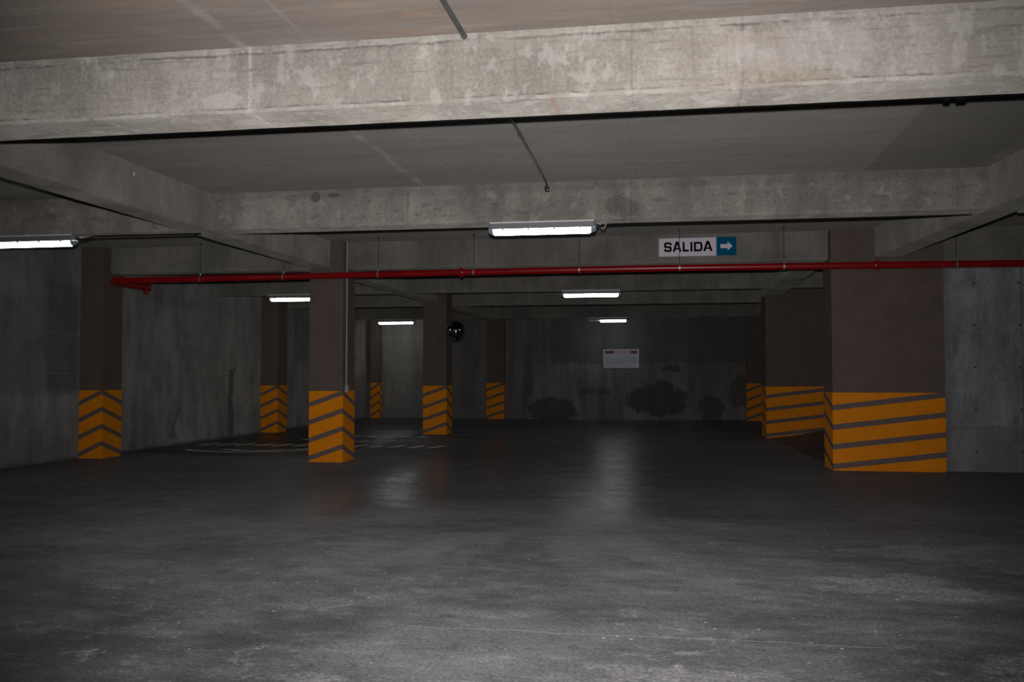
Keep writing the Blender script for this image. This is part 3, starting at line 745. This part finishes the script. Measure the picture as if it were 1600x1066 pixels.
# ------------------------------------------------------------------ convex mirror by the middle column
mc = Vector((-5.24, 22.64, 2.60)); R = 0.235
t = empty('convex_mirror', mc, math.radians(2)); tag(t, 'round dark convex traffic mirror at the side of the middle column', 'mirror')
bm = bmesh.new(); rings = []
for k in range(13):
    a = (PI*0.42)*k/12; rr = R*math.sin(a)/math.sin(PI*0.42); y = -0.17*(math.cos(a)-math.cos(PI*0.42))/(1-math.cos(PI*0.42))
    rings.append([bm.verts.new((rr*math.cos(q), y, rr*math.sin(q))) for q in [2*PI*j/40 for j in range(40)]] if k else [bm.verts.new((0, y, 0))])
for j in range(40): bm.faces.new([rings[0][0], rings[1][j], rings[1][(j+1) % 40]])
for k in range(1, 12):
    for j in range(40): bm.faces.new([rings[k][j], rings[k+1][j], rings[k+1][(j+1) % 40], rings[k][(j+1) % 40]])
obj('mirror_face', bm, m_mirror, t, smooth=True)
bm = bmesh.new(); tube(bm, arc((0, 0.005, 0), R+0.004, 0, 2*PI, 40, (1, 0, 0), (0, 0, 1)), 0.012, 8, cap=False); obj('rim', bm, m_black, t, smooth=True)
bm = bmesh.new(); tube(bm, [(0, 0.012, 0), (0, 0.03, 0), (0, 0.06, 0)], [R, R*0.8, R*0.2], 30); obj('back_shell', bm, m_black, t, smooth=True)
bm = bmesh.new(); tube(bm, [(0, 0.05, 0), (0, 0.42, 0), (-0.05, 0.47, 0), (-0.262, 0.475, 0)], 0.014, 8)
obj('bracket', bm, m_black, t, smooth=True)

# ------------------------------------------------------------------ worn floor markings beyond the nearest column
def worn():
    s = NT('worn_marking_paint', 0.6, 0.3)
    n = s.noise(6, detail=8, rough=0.75)
    s.color(s.mix(s.step(n, 0.4, 0.6), (0.25, 0.25, 0.25), (0.80, 0.80, 0.80)))
    return s.m
m_worn = worn()
s_ = NT('black_floor_paint', 0.22, 0.5); s_.color(s_.mix(s_.step(s_.noise(1.2), 0.35, 0.65), (0.010, 0.010, 0.011), (0.028, 0.028, 0.030)))
s_.put(s_.b.inputs['Roughness'], s_.step(s_.noise(2.0, detail=6), 0.3, 0.7, 0.3, 0.5)); s_.bump(s_.noise(2.0, (0.5, 1.2, 1)), 0.3, 0.02)
m_bpaint = s_.m
bm = bmesh.new()
def poly(bm, pts, z):
    lo = [bm.verts.new((x, y, z)) for x, y in pts]; bm.faces.new(lo)
poly(bm, [(-10.3, 16.75), (-8.6, 16.2), (-6.6, 16.25), (-6.2, 16.8), (-6.15, 19.4), (-6.4, 24.5), (-10.0, 24.5), (-10.3, 19.0)], 0.0015)
tag(obj('painted_bay', bm, m_bpaint), 'shiny black painted parking bay floor behind the nearest column', 'floor paint')
bm = bmesh.new()
for i in range(13):
    x = -9.95 + i*0.42
    if -7.3 < x < -6.9: continue
    poly(bm, [(x, 18.55), (x+0.13, 18.55), (x+0.30, 19.15), (x+0.17, 19.15)], 0.004)
for i in range(6):
    x = -8.1 + i*0.42; poly(bm, [(x, 21.7), (x+0.2, 21.7), (x+0.3, 22.0), (x+0.1, 22.0)], 0.004)
def curve_strip(pts, wd):
    for i in range(len(pts)-1):
        (x0, y0), (x1, y1) = pts[i], pts[i+1]; poly(bm, [(x0, y0-wd), (x1, y1-wd), (x1, y1+wd), (x0, y0+wd)], 0.004)
curve_strip([(-9.6, 17.45), (-9.2, 17.15), (-8.6, 17.0), (-8.0, 17.05), (-7.5, 17.3), (-7.1, 17.7)], 0.06)
curve_strip([(-8.9, 17.6), (-8.2, 17.3), (-7.8, 17.5), (-7.3, 17.9), (-6.9, 18.0)], 0.05)
curve_strip([(-8.4, 20.6), (-7.4, 20.2), (-6.6, 20.15), (-5.7, 20.7)], 0.05)
tag(obj('floor_marking', bm, m_worn), 'worn white hatched and curved floor marking behind the nearest column', 'floor marking')
